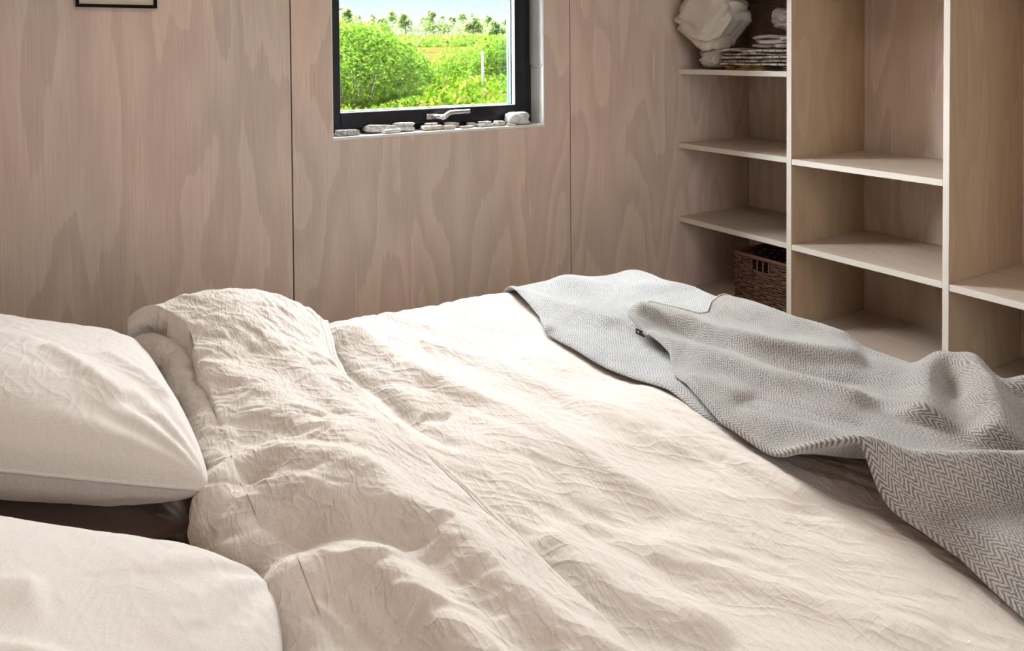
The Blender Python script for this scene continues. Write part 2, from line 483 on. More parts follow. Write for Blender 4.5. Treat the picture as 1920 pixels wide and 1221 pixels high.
fr_.build('window_frame', M['black'], win)
sash = MB(); sy = fy-.016
GX0, GX1, GZ0, GZ1 = .920, 1.632, EYE-.210, WZ1-.08
sx0, sx1, sz0, sz1 = WX0+.022, WX1-.036, ZB+.002, WZ1-.03
sash.box(sx0, GX0, sy, sy+.06, sz0, sz1, .002).box(GX1, sx1, sy, sy+.06, sz0, sz1, .002)
sash.box(GX0, GX1, sy, sy+.06, sz0, GZ0, .002).box(GX0, GX1, sy, sy+.06, GZ1, sz1, .002)
sh = sash.build('sash', M['black'], win)
MB().box(GX0, GX1, sy+.018, sy+.022, GZ0, GZ1).build('glass_pane', M['glass'], win)
MB().box(GX0, GX1, sy+.054, sy+.058, GZ0, GZ1).build('glass_pane', M['glass'], win)
spm = mat('pale_spacer_bar', (.06, .17, .155), .35, .0)
sp_ = MB()
for yy in (sy+.024, sy+.040):
    sp_.box(GX0, GX0+.006, yy, yy+.012, GZ0, GZ1).box(GX1-.006, GX1, yy, yy+.012, GZ0, GZ1).box(GX0+.006, GX1-.006, yy, yy+.012, GZ0, GZ0+.006).box(GX0+.006, GX1-.006, yy, yy+.012, GZ1-.006, GZ1)
sp_.build('spacer_bar', spm, win)
MB().box(WX1, WX1+.002, D+.157, D+.24, WZ0, WZ1).box(WX0-.002, WX0, D+.157, D+.24, WZ0, WZ1).build('outer_reveal', mat('teal_grey_reveal', (.008, .022, .020), .6, spec=.05), win)
# outer reveal and aluminium sill seen through the pane
MB().box(WX0, WX1, D+.16, D+.26, WZ0+.02, WZ0+.024).build('outer_sill', mat('grey_outer_sill', (.05, .055, .06), .5, .0), win)
gk = MB().box(GX0, GX1, sy-.0015, sy+.016, GZ0, GZ0+.003)
gk.box(GX1-.003, GX1, sy-.0015, sy+.016, GZ0, GZ1)
gk.build('glazing_bead', mat('pale_glazing_bead', (.75, .80, .79), .3), win)
# handle: rose block, neck and cranked lever
hx, hz = 1.262, EYE-.238
hb = MB().box(hx-.018, hx+.028, sy-.010, sy, hz-.011, hz+.011, .003).build('window_handle', M['steel'], sh)
hv = MB(); hv.tube([(hx+.005, sy-.004, hz), (hx+.022, sy-.02, hz-.001), (hx+.034, sy-.038, hz-.001)], .0095, 12)
pts = [(hx+.026, sy-.040, hz-.004), (hx+.036, sy-.042, hz-.001), (hx+.050, sy-.043, hz+.009), (hx+.062, sy-.043, hz+.0145), (hx+.078, sy-.043, hz+.0155), (hx+.142, sy-.043, hz+.0155)]
hv.tube(pts, [.0095, .0095, .0088, .0085, .0082, .0078], 12)
o = hv.build('handle_lever', M['steel'], sh, True)
L_ = mat('latch_cap', (.55, .56, .57), .35, 1.0)

# roller blind above the view with its ball-chain loop
rb = tag(empty('roller_blind', (1.70, D+.035, WZ1)), 'white roller blind with looped ball chain hanging at right side of window', 'blind')
def put(o, root): o.parent = root; o.matrix_parent_inverse = Matrix.Translation(root.location).inverted(); return o
put(MB().tube([(WX0+.02, D+.035, WZ1-.032), (WX1-.012, D+.035, WZ1-.032)], .02, 16).build('blind_roll', M['white'], None, True), rb)
cp = []
xa = 1.703
ztop = WZ1-.035; zb = EYE-.045
for i in range(200): cp.append((xa-.001, D-.018, ztop+(zb-ztop)*i/200))
for i in range(24):
    a = PI*i/24; cp.append((xa, D+.026-.044*math.cos(a), zb-.018*math.sin(a)-.001))
for i in range(200): cp.append((xa-.001, D+.070, zb+(ztop-zb)*i/200))
ch = MB()
for i, p in enumerate(cp):
    r_ = .0027
    V = [(p[0]+r_*a, p[1]+r_*b, p[2]+r_*c) for a, b, c in ((1, 0, 0), (-1, 0, 0), (0, 1, 0), (0, -1, 0), (0, 0, 1), (0, 0, -1))]
    ch.add(V, [(0, 2, 4), (2, 1, 4), (1, 3, 4), (3, 0, 4), (2, 0, 5), (1, 2, 5), (3, 1, 5), (0, 3, 5)])
o = put(ch.build('ball_chain', mat('chain_steel', (.30, .30, .30), .35, .6), None, True), rb); o['kind'] = 'stuff'
put(MB().tube(cp, .0007, 5).build('chain_cord', M['white'], None, True), rb)

# stones along the sill: x, y offset from the wall, width, depth, height, tint, lift, label
def rock(name, cx, cy, cz, w, d, h, col, seed, flat=.55, tilt=0.0):
    n = 14; th = np.linspace(0, PI, n); ph = np.linspace(0, 2*PI, 24, endpoint=False)
    T, Pp = np.meshgrid(th, ph, indexing='ij')
    ex = flat
    sg = lambda v, e: np.sign(v)*np.abs(v)**e
    X = sg(np.sin(T), ex)*sg(np.cos(Pp), ex); Y = sg(np.sin(T), ex)*sg(np.sin(Pp), ex); Z = sg(np.cos(T), ex)
    nz = 1+.26*fbm(X*1.1+seed*3.1+Z, Y*1.3+Z*1.7, 3, seed)-.10*np.abs(pn(X*2.5+seed, Z*2+Y*2.4, seed))
    X = X*nz*w/2; Y = Y*nz*d/2; Z = Z*(1+.10*pn(X*60, Y*60, seed+3))*h/2
    Z = Z + X*math.tan(tilt)
    Z = Z-Z.min()
    V = np.stack([X, Y, Z], -1).reshape(-1, 3)
    F = []
    k = len(ph)
    for i in range(n-1):
        for j in range(k):
            F.append((i*k+j, (i+1)*k+j, (i+1)*k+(j+1) % k, i*k+(j+1) % k))
    o = mesh(name, V, F, col, None, True)
    o.location = (cx, cy, cz); return o


def stone_mat(name, c1, c2, sc=60):
    m = mat(name, c1, .85); b = m.node_tree.nodes['Principled BSDF']
    t = N(m, 'ShaderNodeTexCoord'); n = N(m, 'ShaderNodeTexNoise'); L(m, t.outputs['Object'], n.inputs['Vector']); n.inputs['Scale'].default_value = sc; n.inputs['Detail'].default_value = 5
    r = ramp(m, [(.38, c2), (.58, c1)]); L(m, n.outputs['Fac'], r.inputs[0]); L(m, r.outputs[0], b.inputs['Base Color'])
    L(m, bump(m, n.outputs['Fac'], .7, .004), b.inputs['Normal']); return m


SM = [stone_mat('speckled_grey_stone', (.62, .60, .57), (.22, .20, .19), 130), stone_mat('pale_grey_stone', (.72, .71, .66), (.42, .40, .36), 70),
      stone_mat('white_stone', (.85, .84, .82), (.60, .57, .54), 50), stone_mat('tan_stone', (.66, .57, .46), (.42, .34, .26), 60),
      stone_mat('brown_stone', (.40, .30, .24), (.62, .56, .5), 50)]
def px_x(px): # sill position along the window wall for a measured column (perspective of the wall plane)
    return float(np.interp(px, (628, 672, 687, 780, 792, 843, 868, 925, 945, 950, 993), (.884, .968, .997, 1.185, 1.21, 1.32, 1.376, 1.507, 1.555, 1.567, 1.672)))
stones = [
    (628, 673, .030, .034, .020, 0, 0, 'speckled dark grey flat stone alone at the left end of the window sill'),
    (686, 742, .050, .035, .027, 1, 0, 'long pale grey stone behind the thin white slab on the sill'),
    (714, 747, .014, .020, .014, 2, 0, 'thin white slab in front of the long pale grey stones on the sill'),
    (740, 780, .045, .036, .020, 1, 0, 'flat greenish grey stone on the sill carrying a rough pale stone'),
    (738, 779, .045, .030, .014, 1, .020, 'rough pale stone lying on top of the flat greenish grey stone'),
    (791, 831, .035, .040, .018, 3, 0, 'tan and white flat stone left of the window handle base carrying a pale chip'),
    (799, 821, .040, .028, .009, 1, .018, 'pale chip lying on the tan and white flat stone below the handle'),
    (829, 851, .020, .024, .014, 1, 0, 'small rounded grey pebble in front of the brown block with white top'),
    (838, 868, .060, .022, .020, 4, 0, 'brown squared stone block with white top near the middle of the sill'),
    (863, 885, .022, .022, .009, 3, 0, 'low flat tan stone right of the brown squared block'),
    (882, 899, .058, .022, .016, 1, 0, 'small pale stone standing behind, between low tan stone and stacked slabs'),
    (895, 926, .034, .034, .013, 1, 0, 'lower slab of the stacked pair of pale slabs on the sill'),
    (898, 920, .034, .028, .009, 1, .013, 'upper slab of the stacked pair of pale slabs on the sill'),
    (926, 945, .026, .026, .019, 3, 0, 'small tan pebble next to the largest stone on the sill'),
    (944, 962, .010, .016, .006, 2, 0, 'tiny flat white stone in front of the largest stone'),
    (950, 994, .036, .055, .048, 2, 0, 'largest stone, chunky white and tan, at the right end of the sill'),
]
for i, (a, b_, yo, dp, h_, mi, lift, lab) in enumerate(stones):
    x0, x1 = px_x(a), px_x(b_)
    if x1 > 1.66: x1 = 1.668
    o = rock('stone', (x0+x1)/2, D+yo, WZ0+lift*.92, (x1-x0)*.97, dp, h_, SM[mi], i+3, .42 if h_ < .03 else .5, random.uniform(-.08, .08) if lift == 0 else 0)
    tag(o, lab, 'stone', 'stones along the window sill')

# ------------------------------------------------------------------ framed picture
pf = tag(empty('picture_frame', (.225, D, EYE+.137)), 'thin black picture frame with cream picture on plywood wall left of window', 'picture')
px0, px1, pz0, pz1 = .119, .330, EYE+.136, EYE+.136+.30
pm = MB(); t_ = .0085
pm.box(px0, px1, D-.018, D-.0005, pz0, pz0+t_).box(px0, px1, D-.018, D-.0005, pz1-t_, pz1).box(px0, px0+t_, D-.018, D-.0005, pz0+t_, pz1-t_).box(px1-t_, px1, D-.018, D-.0005, pz0+t_, pz1-t_)
put(pm.build('frame', mat('matt_black_wood', (.008, .008, .009), .7, spec=.1), None), pf)
put(MB().box(px0+t_, px1-t_, D-.008, D-.0005, pz0+t_, pz1-t_).build('mat_board', mat('cream_card', (.70, .62, .50), .8), None), pf)

# ------------------------------------------------------------------ shelving
su = tag(empty('shelving_unit', (FX, 1.5, 0)), 'whitewashed plywood open shelving filling the right wall', 'shelving')
TH = .0215
zz = lambda r: EYE+r
U1, U2, U3, U4 = (1.9505, 1.9725), (1.3568, 1.3775), (.7470, .7685), (.13, .15)
def bord(name, x0, x1, y0, y1, z0, z1, mt):
    o = put(MB().box(x0, x1, y0, y1, z0, z1, .0012).build(name, mt, None, False, ((x0+x1)/2, (y0+y1)/2, (z0+z1)/2)), su)
    # pale raw ply edge on the front face
    if mt is not M['edge']:
        o.data.materials.append(M['edge'])
        for p in o.data.polygons:
            if p.normal.x < -.6: p.material_index = 1
    return o
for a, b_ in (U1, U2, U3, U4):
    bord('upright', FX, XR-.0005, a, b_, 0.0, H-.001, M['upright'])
e = .0003
for zt in (-.0820, -.4067, -.7319, .243, .57): bord('shelf', FX+.002, XR-.0005, U1[1]+e, D-.0005, zz(zt)-TH, zz(zt), M['board'])
for zt in (-.4107, -.7328, .30, .62): bord('shelf', FX+.002, XR-.0005, U2[1]+e, U1[0]-e, zz(zt)-TH, zz(zt), M['board'])
for zt in (-.7356, .35): bord('shelf', FX+.002, XR-.0005, U3[1]+e, U2[0]-e, zz(zt)-TH, zz(zt), M['board'])
for zt in (-.5, .0): bord('shelf', FX+.002, XR-.0005, U4[1]+e, U3[0]-e, zz(zt)-TH, zz(zt), M['board'])
ZBOT = zz(-1.058)
for a, b_ in ((U1[1], D-.0005), (U2[1], U1[0]), (U3[1], U2[0]), (U4[1], U3[0])):
    bord('shelf', FX+.002, XR-.0005, a+e, b_-e, ZBOT-TH, ZBOT, M['board'])
    bord('plinth', FX+.03, FX+.048, a+e, b_-e, .0, ZBOT-TH-.0005, M['board'])

# ------------------------------------------------------------------ wicker basket
bk = tag(empty('wicker_basket', (2.63, 2.13, ZBOT)), 'dark brown woven wicker basket with handle slot on the bottom shelf', 'basket')
bx0, bx1, by0, by1, bh = 2.462, 2.80, 1.985, 2.272, .235
def rrect(x0, x1, y0, y1, r, n):
    P = []
    for cx, cy, a0 in ((x1-r, y1-r, 0), (x0+r, y1-r, PI/2), (x0+r, y0+r, PI), (x1-r, y0+r, 3*PI/2)):
        for k in range(7): a = a0+PI/2*k/6; P.append((cx+r*math.cos(a), cy+r*math.sin(a)))
    P.append(P[0]); P = np.array(P); s_ = np.concatenate([[0], np.cumsum(np.hypot(*np.diff(P, axis=0).T))])
    q = np.linspace(0, s_[-1], n, endpoint=False)
    return np.stack([np.interp(q, s_, P[:, 0]), np.interp(q, s_, P[:, 1])], 1), s_[-1]
wick = stone_mat('brown_wicker', (.17, .088, .048), (.075, .036, .02), 45)
wick2 = mat('wicker_rim', (.13, .055, .035), .6)
NS = 240; PER, plen = rrect(bx0+.006, bx1-.006, by0+.006, by1-.006, .022, NS)
nst = 40
cen = np.array([(bx0+bx1)/2, (by0+by1)/2])
nrm = np.zeros_like(PER); tng = np.roll(PER, -1, 0)-np.roll(PER, 1, 0); tng /= np.hypot(*tng.T)[:, None]; nrm[:, 0] = tng[:, 1]; nrm[:, 1] = -tng[:, 0]
rows = 20; z0 = ZBOT+.006; dz = (bh-.022)/rows
ws = MB()
hy0, hy1 = 2.078, 2.168         # handle slot on the face towards the room
for r_ in range(rows):
    z_ = z0+dz*(r_+.5); amp = .0034
    ph = PI*(r_ % 2)
    pts = []; gap = r_ >= rows-4 and r_ < rows
    seq = []
    for i in range(NS):
        s_ = i/NS*nst*PI
        o_ = amp*math.sin(s_+ph)
        p = PER[i]+nrm[i]*o_
        seq.append((p[0], p[1], z_+.0012*math.sin(i*.37+r_*2.1)))
    if not gap: ws.tube(seq, .0052, 5, True, 1.0)
    else:
        infront = [not (q[0] < bx0+.02 and hy0 < q[1] < hy1) for q in seq]
        st = next(i for i in range(NS) if infront[i] and not infront[i-1])
        run = [seq[(st+i) % NS] for i in range(NS) if infront[(st+i) % NS]]
        ws.tube(run, .0052, 5)
o = put(ws.build('woven_strands', wick, None, True), bk); o['kind'] = 'stuff'
for i in range(nst):
    j = int((i+.5)*NS/nst) % NS
    p = PER[j]
    put(MB().tube([(p[0], p[1], ZBOT+.004), (p[0], p[1], ZBOT+bh-.012)], .0032, 6).build('stake', wick2, None, True), bk)
rim = MB(); rim.tube([(p[0], p[1], ZBOT+bh-.009) for p in PER], .0085, 8, True)
put(rim.build('rim', wick2, None, True), bk)
put(MB().box(bx0+.012, bx1-.012, by0+.012, by1-.012, ZBOT+.0005, ZBOT+.006).build('basket_base', wick, None), bk)
lin_ = MB().box(bx0+.0135, bx1-.0135, by0+.0135, by1-.0135, ZBOT+.007, ZBOT+bh-.05)
put(MB().box(bx0+.03, bx1-.03, by0+.03, by1-.03, ZBOT+.007, ZBOT+.12, .02).build('dark_contents', mat('dark_cloth', (.02, .018, .018), .9), None), bk)

# ------------------------------------------------------------------ things on the top shelf
ZS = zz(-.0820)
def blob(name, c, half, rot, mt, seed, power=.55, amp=.12, fine=.04, n=72):
    th = np.linspace(0.0001, PI-.0001, n); ph = np.linspace(0, 2*PI, n*2, endpoint=False)
    T, Pp = np.meshgrid(th, ph, indexing='ij')
    sg = lambda v, e_: np.sign(v)*np.abs(v)**e_
    d = np.stack([np.sin(T)*np.cos(Pp), np.sin(T)*np.sin(Pp), np.cos(T)], -1)
    X = sg(np.sin(T), power)*sg(np.cos(Pp), power); Y = sg(np.sin(T), power)*sg(np.sin(Pp), power); Z = sg(np.cos(T), power)
    a = d[..., 0]*2.2+seed; b2 = d[..., 1]*2.2+d[..., 2]*1.4; c2 = d[..., 2]*2.2-d[..., 0]
    r = 1+amp*(pn(a, b2, seed)+pn(b2, c2+3, seed+1))
    rd = -np.abs(pn(a*1.6, c2*1.6, seed+2))-np.abs(pn(b2*1.9, c2*1.5+a*.6, seed+4))
    rd2 = -np.abs(pn(a*4, c2*4, seed+6))-np.abs(pn(b2*4.4, a*3.6, seed+8))
    r = r+fine*2.2*rd+fine*.8*rd2
    V = np.stack([X*half[0]*r, Y*half[1]*r, Z*half[2]*r], -1).reshape(-1, 3)
    R = np.array(Matrix.Rotation(rot[2], 3, 'Z') @ Matrix.Rotation(rot[1], 3, 'Y') @ Matrix.Rotation(rot[0], 3, 'X'))
    V = V @ R.T
    F = []
    k = 2*n
    i, j = np.meshgrid(np.arange(n-1), np.arange(k), indexing='ij')
    F = np.stack([(i*k+j).ravel(), ((i+1)*k+j).ravel(), ((i+1)*k+(j+1) % k).ravel(), (i*k+(j+1) % k).ravel()], 1)
    o = mesh(name, V, F, mt, None, True); o.location = c
    return o, V


plast = mat('milky_plastic', (.62, .56, .49), .42, spec=.4); pb = plast.node_tree.nodes['Principled BSDF']
pb.inputs['Subsurface Weight'].default_value = .0
_t = N(plast, 'ShaderNodeTexCoord'); _n = N(plast, 'ShaderNodeTexNoise'); L(plast, _t.outputs['Object'], _n.inputs['Vector']); _n.inputs['Scale'].default_value = 9; _n.inputs['Detail'].default_value = 2
_a = math_(plast, 'ABSOLUTE', math_(plast, 'SUBTRACT', _n.outputs['Fac'], .5)); L(plast, bump(plast, _a, .5, -.02), pb.inputs['Normal'])
clothw = linen('white_cotton', (.58, .51, .44), .6, 14, .5)

gx = MB()
def slab(name, x0, x1, y0, y1, z0, z1, mt, seed, layers=1, wav=.004, uvs=True, nose=.5):
    """folded cloth: rounded layers with wavy noses"""
    allV = []; allF = []; allU = []; off = 0
    lh = (z1-z0)/layers
    for l in range(layers):
        nu, nv = 56, 60
        u = np.linspace(0, 1, nu); v = np.linspace(0, 1, nv)
        # closed cross-section in x-z around: bottom, nose, top, back
        a = u*2*PI
        ex = np.sign(np.cos(a))*np.abs(np.cos(a))**.35; ez = np.sign(np.sin(a))*np.abs(np.sin(a))**.55
        A, Vv = np.meshgrid(a, v, indexing='ij')
        EX = np.repeat(ex[:, None], nv, 1); EZ = np.repeat(ez[:, None], nv, 1)
        taper = (1-np.abs(2*Vv-1)**10)**.45
        yy = y0+(y1-y0)*Vv
        dx = wav*2*pn(yy*14+seed, l*1.7+0*yy, seed)+.004*pn(yy*40, l+0*yy, seed)
        cx = (x0+x1)/2+dx*np.where(EX < 0, 1.6, .3); hxx = (x1-x0)/2*(1-.03*((l*7+seed) % 3))
        zc = z0+lh*(l+.5)+wav*.9*pn(yy*9, EX*1.2+seed, seed+l)*((l+1)/layers)
        X = cx+EX*hxx*(.9+.1*taper); Z = zc+EZ*lh*.49*(.25+.75*taper)
        X = X+0; Z = np.maximum(Z, z0+.0006)
        allV.append(np.stack([X, yy, Z], -1).reshape(-1, 3)); allF.append(grid_faces(nu, nv, off)); off += nu*nv
        per = np.concatenate([[0], np.cumsum(np.hypot(np.diff(ex)*(x1-x0)/2, np.diff(ez)*lh/2))])
        allU.append(np.stack([np.repeat(per[:, None], nv, 1)+.013*l, yy+.004*l], -1).reshape(-1, 2))
    V = np.vstack(allV); o = mesh(name, V, np.vstack(allF), mt, None, True, uv=np.vstack(allU))
    return o


# checked throw: thin dark lines on cream
ck = mat('cream_cloth_with_black_grid', (.52, .46, .385), .9); cb = ck.node_tree.nodes['Principled BSDF']
_t = N(ck, 'ShaderNodeTexCoord'); _s = N(ck, 'ShaderNodeSeparateXYZ'); L(ck, _t.outputs['UV'], _s.inputs[0])
_n = N(ck, 'ShaderNodeTexNoise'); L(ck, _t.outputs['UV'], _n.inputs['Vector']); _n.inputs['Scale'].default_value = 25
_j = math_(ck, 'MULTIPLY', math_(ck, 'SUBTRACT', _n.outputs['Fac'], .5), .02)
l1 = math_(ck, 'LESS_THAN', math_(ck, 'PINGPONG', math_(ck, 'ADD', _s.outputs[0], _j), .0125), .0013)
l2 = math_(ck, 'LESS_THAN', math_(ck, 'PINGPONG', math_(ck, 'ADD', _s.outputs[1], _j), .0135), .0014)
L(ck, mixc(ck, math_(ck, 'MAXIMUM', l1, l2), (.52, .46, .385), (.03, .022, .03)), cb.inputs['Base Color'])
must = stone_mat('mustard_and_black_weave', (.62, .36, .08), (.02, .016, .016), 16)
o = slab('folded_blanket', 2.452, 2.74, 1.985, 2.318, ZS+.0005, ZS+.017, must, 3, 2); tag(o, 'mustard and black folded blanket at the bottom of the shelf pile', 'blanket')
o = slab('folded_throw', 2.440, 2.75, 1.982, 2.335, ZS+.0175, ZS+.086, ck, 5, 5, .010); tag(o, 'cream folded throw with thin black grid lines on the top shelf', 'blanket')
o, V = blob('folded_sheet', (2.55, 2.405, 0), (.115, .060, .043), (0, .05, .1), clothw, 22, .62, .10, .05); o.location.z = ZS-V[:, 2].min()+.0005; tag(o, 'crumpled white folded sheet beside the checked throw, under the plastic bag', 'sheet')
o, V = blob('plastic_bag', (2.485, 2.397, 0), (.110, .128, .132), (.55, .10, .12), plast, 4, .55, .13, .020)
o.location.z = ZS+.0885-V[:, 2].min()-.012; tag(o, 'bulging milky white plastic bag of bedding on the top shelf', 'bag')
gm = linen('grey_towel', (.40, .355, .335), .9, 20, .6)
o = slab('grey_towel', 2.452, 2.66, 1.9805, 2.165, ZS+.0885, ZS+.140, gm, 12, 3, .014); tag(o, 'rumpled grey towel lying on the checked throw', 'towel')
o, V = blob('grey_cloth', (2.55, 2.045, 0), (.085, .060, .046), (.3, .2, .1), gm, 9, .65, .12, .06)
o.location.z = ZS+.132-V[:, 2].min(); tag(o, 'bunched grey cloth heaped on the rumpled grey towel against the upright', 'cloth')

# ------------------------------------------------------------------ bed
BX0, BX1, BY0, BY1 = -.55, 1.56, .10, 1.84
bed = tag(empty('bed', (.6, 1.0, 0)), 'low wooden platform bed under the beige bedding', 'bed')
bm_ = plywood('pine_bed', (.55, .42, .30), (.45, .33, .23), 'x', .6, 3.0)
put(MB().box(BX0, BX1, BY0, BY1, .16, .22, .004).build('platform', bm_, None), bed)
for x_ in (BX0+.06, BX1-.13):
    for y_ in (BY0+.06, BY1-.13):
        put(MB().box(x_, x_+.07, y_, y_+.07, 0, .1595, .003).build('leg', bm_, None), bed)
mt_ = mat('mattress_tick', (.7, .66, .6), .9)
matt = tag(MB().box(BX0+.01, BX1-.01, BY0+.01, BY1-.01, .2205, .425, .03).build('mattress', linen('tan_sheet', (.62, .50, .40), .5)), 'thick mattress in a tan fitted sheet under duvet and pillows', 'mattress')

# drape profile: past the edge of the bed the cloth turns down
def drop(d, R):
    d = np.maximum(d, 0); q = R*PI/2
    a = np.minimum(d, q)/R
    return R*np.sin(a), R*(1-np.cos(a))+np.maximum(d-q, 0)


def bed_surface(s, t, top, R=.075):
    """s, t: distances along the cloth in x and y; returns points on the draped duvet"""
    ex1, ey0, ey1 = BX1+.03-R, BY0-.01+R, BY1+.03-R
    ox, dzx = drop(s-ex1, R); oy1, dz1 = drop(t-ey1, R); oy0, dz0 = drop(ey0-t, R)
    X = np.minimum(s, ex1)+ox; Y = np.clip(t, ey0, ey1)+oy1-oy0
    Z = top-dzx-dz1-dz0
    return X, Y, Z


def puff(X, Y):
    """soft plumpness of the duvet"""
    return .022*pn(X*2.1, Y*1.7, 21)+.010*pn(X*5, Y*4.2, 23)-.020*np.exp(-((X-1.32)/.28)**2-((Y-1.68)/.25)**2)


def normals(P):
    du = np.gradient(P, axis=0); dv = np.gradient(P, axis=1)
    n = np.cross(du, dv); n /= np.linalg.norm(n, axis=-1, keepdims=True)+1e-12
    return n


def wrinkles(X, Y, k=1.0):
    h = .0060*crease(X, Y, math.radians(-78), .30, .055, 1)
    h += .0042*crease(X, Y, math.radians(-60), .22, .034, 2)
    h += .0026*crease(X, Y, math.radians(-92), .15, .021, 3)
    h += .0017*crease(X, Y, math.radians(-45), .12, .018, 4)
    h += .0013*crease(X, Y, math.radians(-70), .08, .011, 5)
    h += .0010*crease(X, Y, math.radians(20), .09, .016, 6)
    return h*k


# --- duvet body
TOPZ = .495
nu, nv = 330, 470
s = np.linspace(.33, BX1+.26, nu); t = np.linspace(BY0-.22, BY1+.24, nv)
Sg, Tg = np.meshgrid(s, t, indexing='ij')
X, Y, Z = bed_surface(Sg, Tg, TOPZ)
Zp = Z+puff(Sg, Tg)*sstep(-.0, .12, BX1-Sg+.05)
DFOLDS = [  # polyline in bed coordinates from the window side to the near side, width left, width right, height
    ([(.615, 1.83), (.640, 1.65), (.665, 1.45), (.69, 1.322), (.724, 1.219), (.738, 1.097), (.748, 1.0), (.77, .90), (.81, .80)], .050, .020, .017),
    ([(.60, 1.78), (.615, 1.60), (.622, 1.42), (.60, 1.30)], .020, .016, .006),
    ([(.582, .90), (.590, .80), (.600, .734), (.628, .672), (.66, .60)], .040, .018, .013),
    ([(1.02, 1.22), (.99, .98), (.97, .848), (.946, .70)], .05, .03, .007),
    ([(.732, 1.64), (.815, 1.474), (.865, 1.252), (.887, 1.054), (.903, .88)], .045, .020, .010),
    ([(.66, 1.26), (.69, 1.12), (.70, .98), (.695, .86)], .030, .016, .008),
    ([(.90, 1.10), (.94, .90), (.96, .72)], .04, .02, .006),
    ([(.70, .82), (.74, .70), (.80, .58), (.86, .46)], .045, .020, .011),
    ([(.80, 1.72), (.87, 1.60), (.93, 1.45), (.96, 1.30)], .03, .018, .006),
]
h = wrinkles(Sg, Tg)
hf = 0
for pts, wl, wr, am in DFOLDS: hf = hf+fold(Sg, Tg, pts, wl, wr, am*1.3)
h = h+blur(hf, 2)
h = h*(.15+.85*sstep(.53, .60, Sg))
h = h-fold(Sg, Tg, [(.565, 1.80), (.560, 1.60), (.575, 1.40), (.585, 1.22), (.60, 1.1)], .014, .014, .014)
h = h-fold(Sg, Tg, [(.60, 1.30), (.635, 1.25)], .014, .014, .010)
P = np.stack([X, Y, Zp], -1); Nn = normals(P); Nn *= np.sign(Nn[..., 2:3].mean())
P = P+Nn*h[..., None]
duvet = mesh('duvet', P.reshape(-1, 3), grid_faces(nu, nv), M['linen'], None, True)
tag(duvet, 'rumpled sand beige linen duvet spread across the bed with its head end folded back', 'duvet')
DU = (Sg, Tg, P)


def top_at(X, Y):
    return TOPZ+puff(X, Y)


# --- the folded-back end of the duvet
nv = 560
yv = np.linspace(BY0-.1, BY1+.17, nv)
xl = np.interp(yv, (.0, .60, .84, .93, .985, 1.0, 1.03, 1.12, 1.27, 1.50, 1.70, 1.80, 1.86, 2.1), (.215, .215, .216, .218, .222, .214, .200, .203, .218, .226, .222, .180, .135, .12))
xh = np.interp(yv, (.0, .50, .68, .87, 1.0, 1.12, 1.25, 1.40, 1.47, 1.62, 1.77, 1.86, 2.1), (.55, .547, .547, .550, .540, .530, .532, .530, .530, .55, .582, .60, .61))
xh = xh+.004*pn(yv*9, yv*0, 3)
R0 = .043+.006*pn(yv*3.1, yv*0, 8)
ntop, ncap, nun = 210, 56, 14
cols = []; arc = []
for k_ in range(nv):
    R_ = R0[k_]; y_ = yv[k_]
    xt = np.linspace(xh[k_], xl[k_]+R_, ntop)
    f_ = (xh[k_]-xt)/(xh[k_]-xl[k_]-R_)
    zb_ = top_at(np.array([xh[k_]]), np.array([y_]))[0]
    zf = .432+2*R_+.008                           # crown height at the fold
    far = math.exp(-((y_-1.86)/.30)**2)
    hump = (.028+.030*far)*np.sin(PI*np.clip(f_, 0, 1)**.9)+.062*far*f_*f_
    zf += .062*far*.6
    zt_ = (zb_+.016)*(1-f_)+(zf)*f_+hump+.010*sstep(0, .12, f_)
    a = np.linspace(0, PI, ncap+1)[1:]
    xc = xl[k_]+R_-R_*np.sin(a); zc = zf+.010-R_*(1-np.cos(a))*1.08
    xu = np.linspace(xl[k_]+R_, xl[k_]+R_+.07, nun+1)[1:]; zu = np.full(nun, zc[-1])
    cols.append(np.stack([np.concatenate([xt, xc, xu]), np.full(ntop+ncap+nun, y_), np.concatenate([zt_, zc, zu])], -1))
P = np.array(cols).transpose(1, 0, 2)              # (u, v, 3)
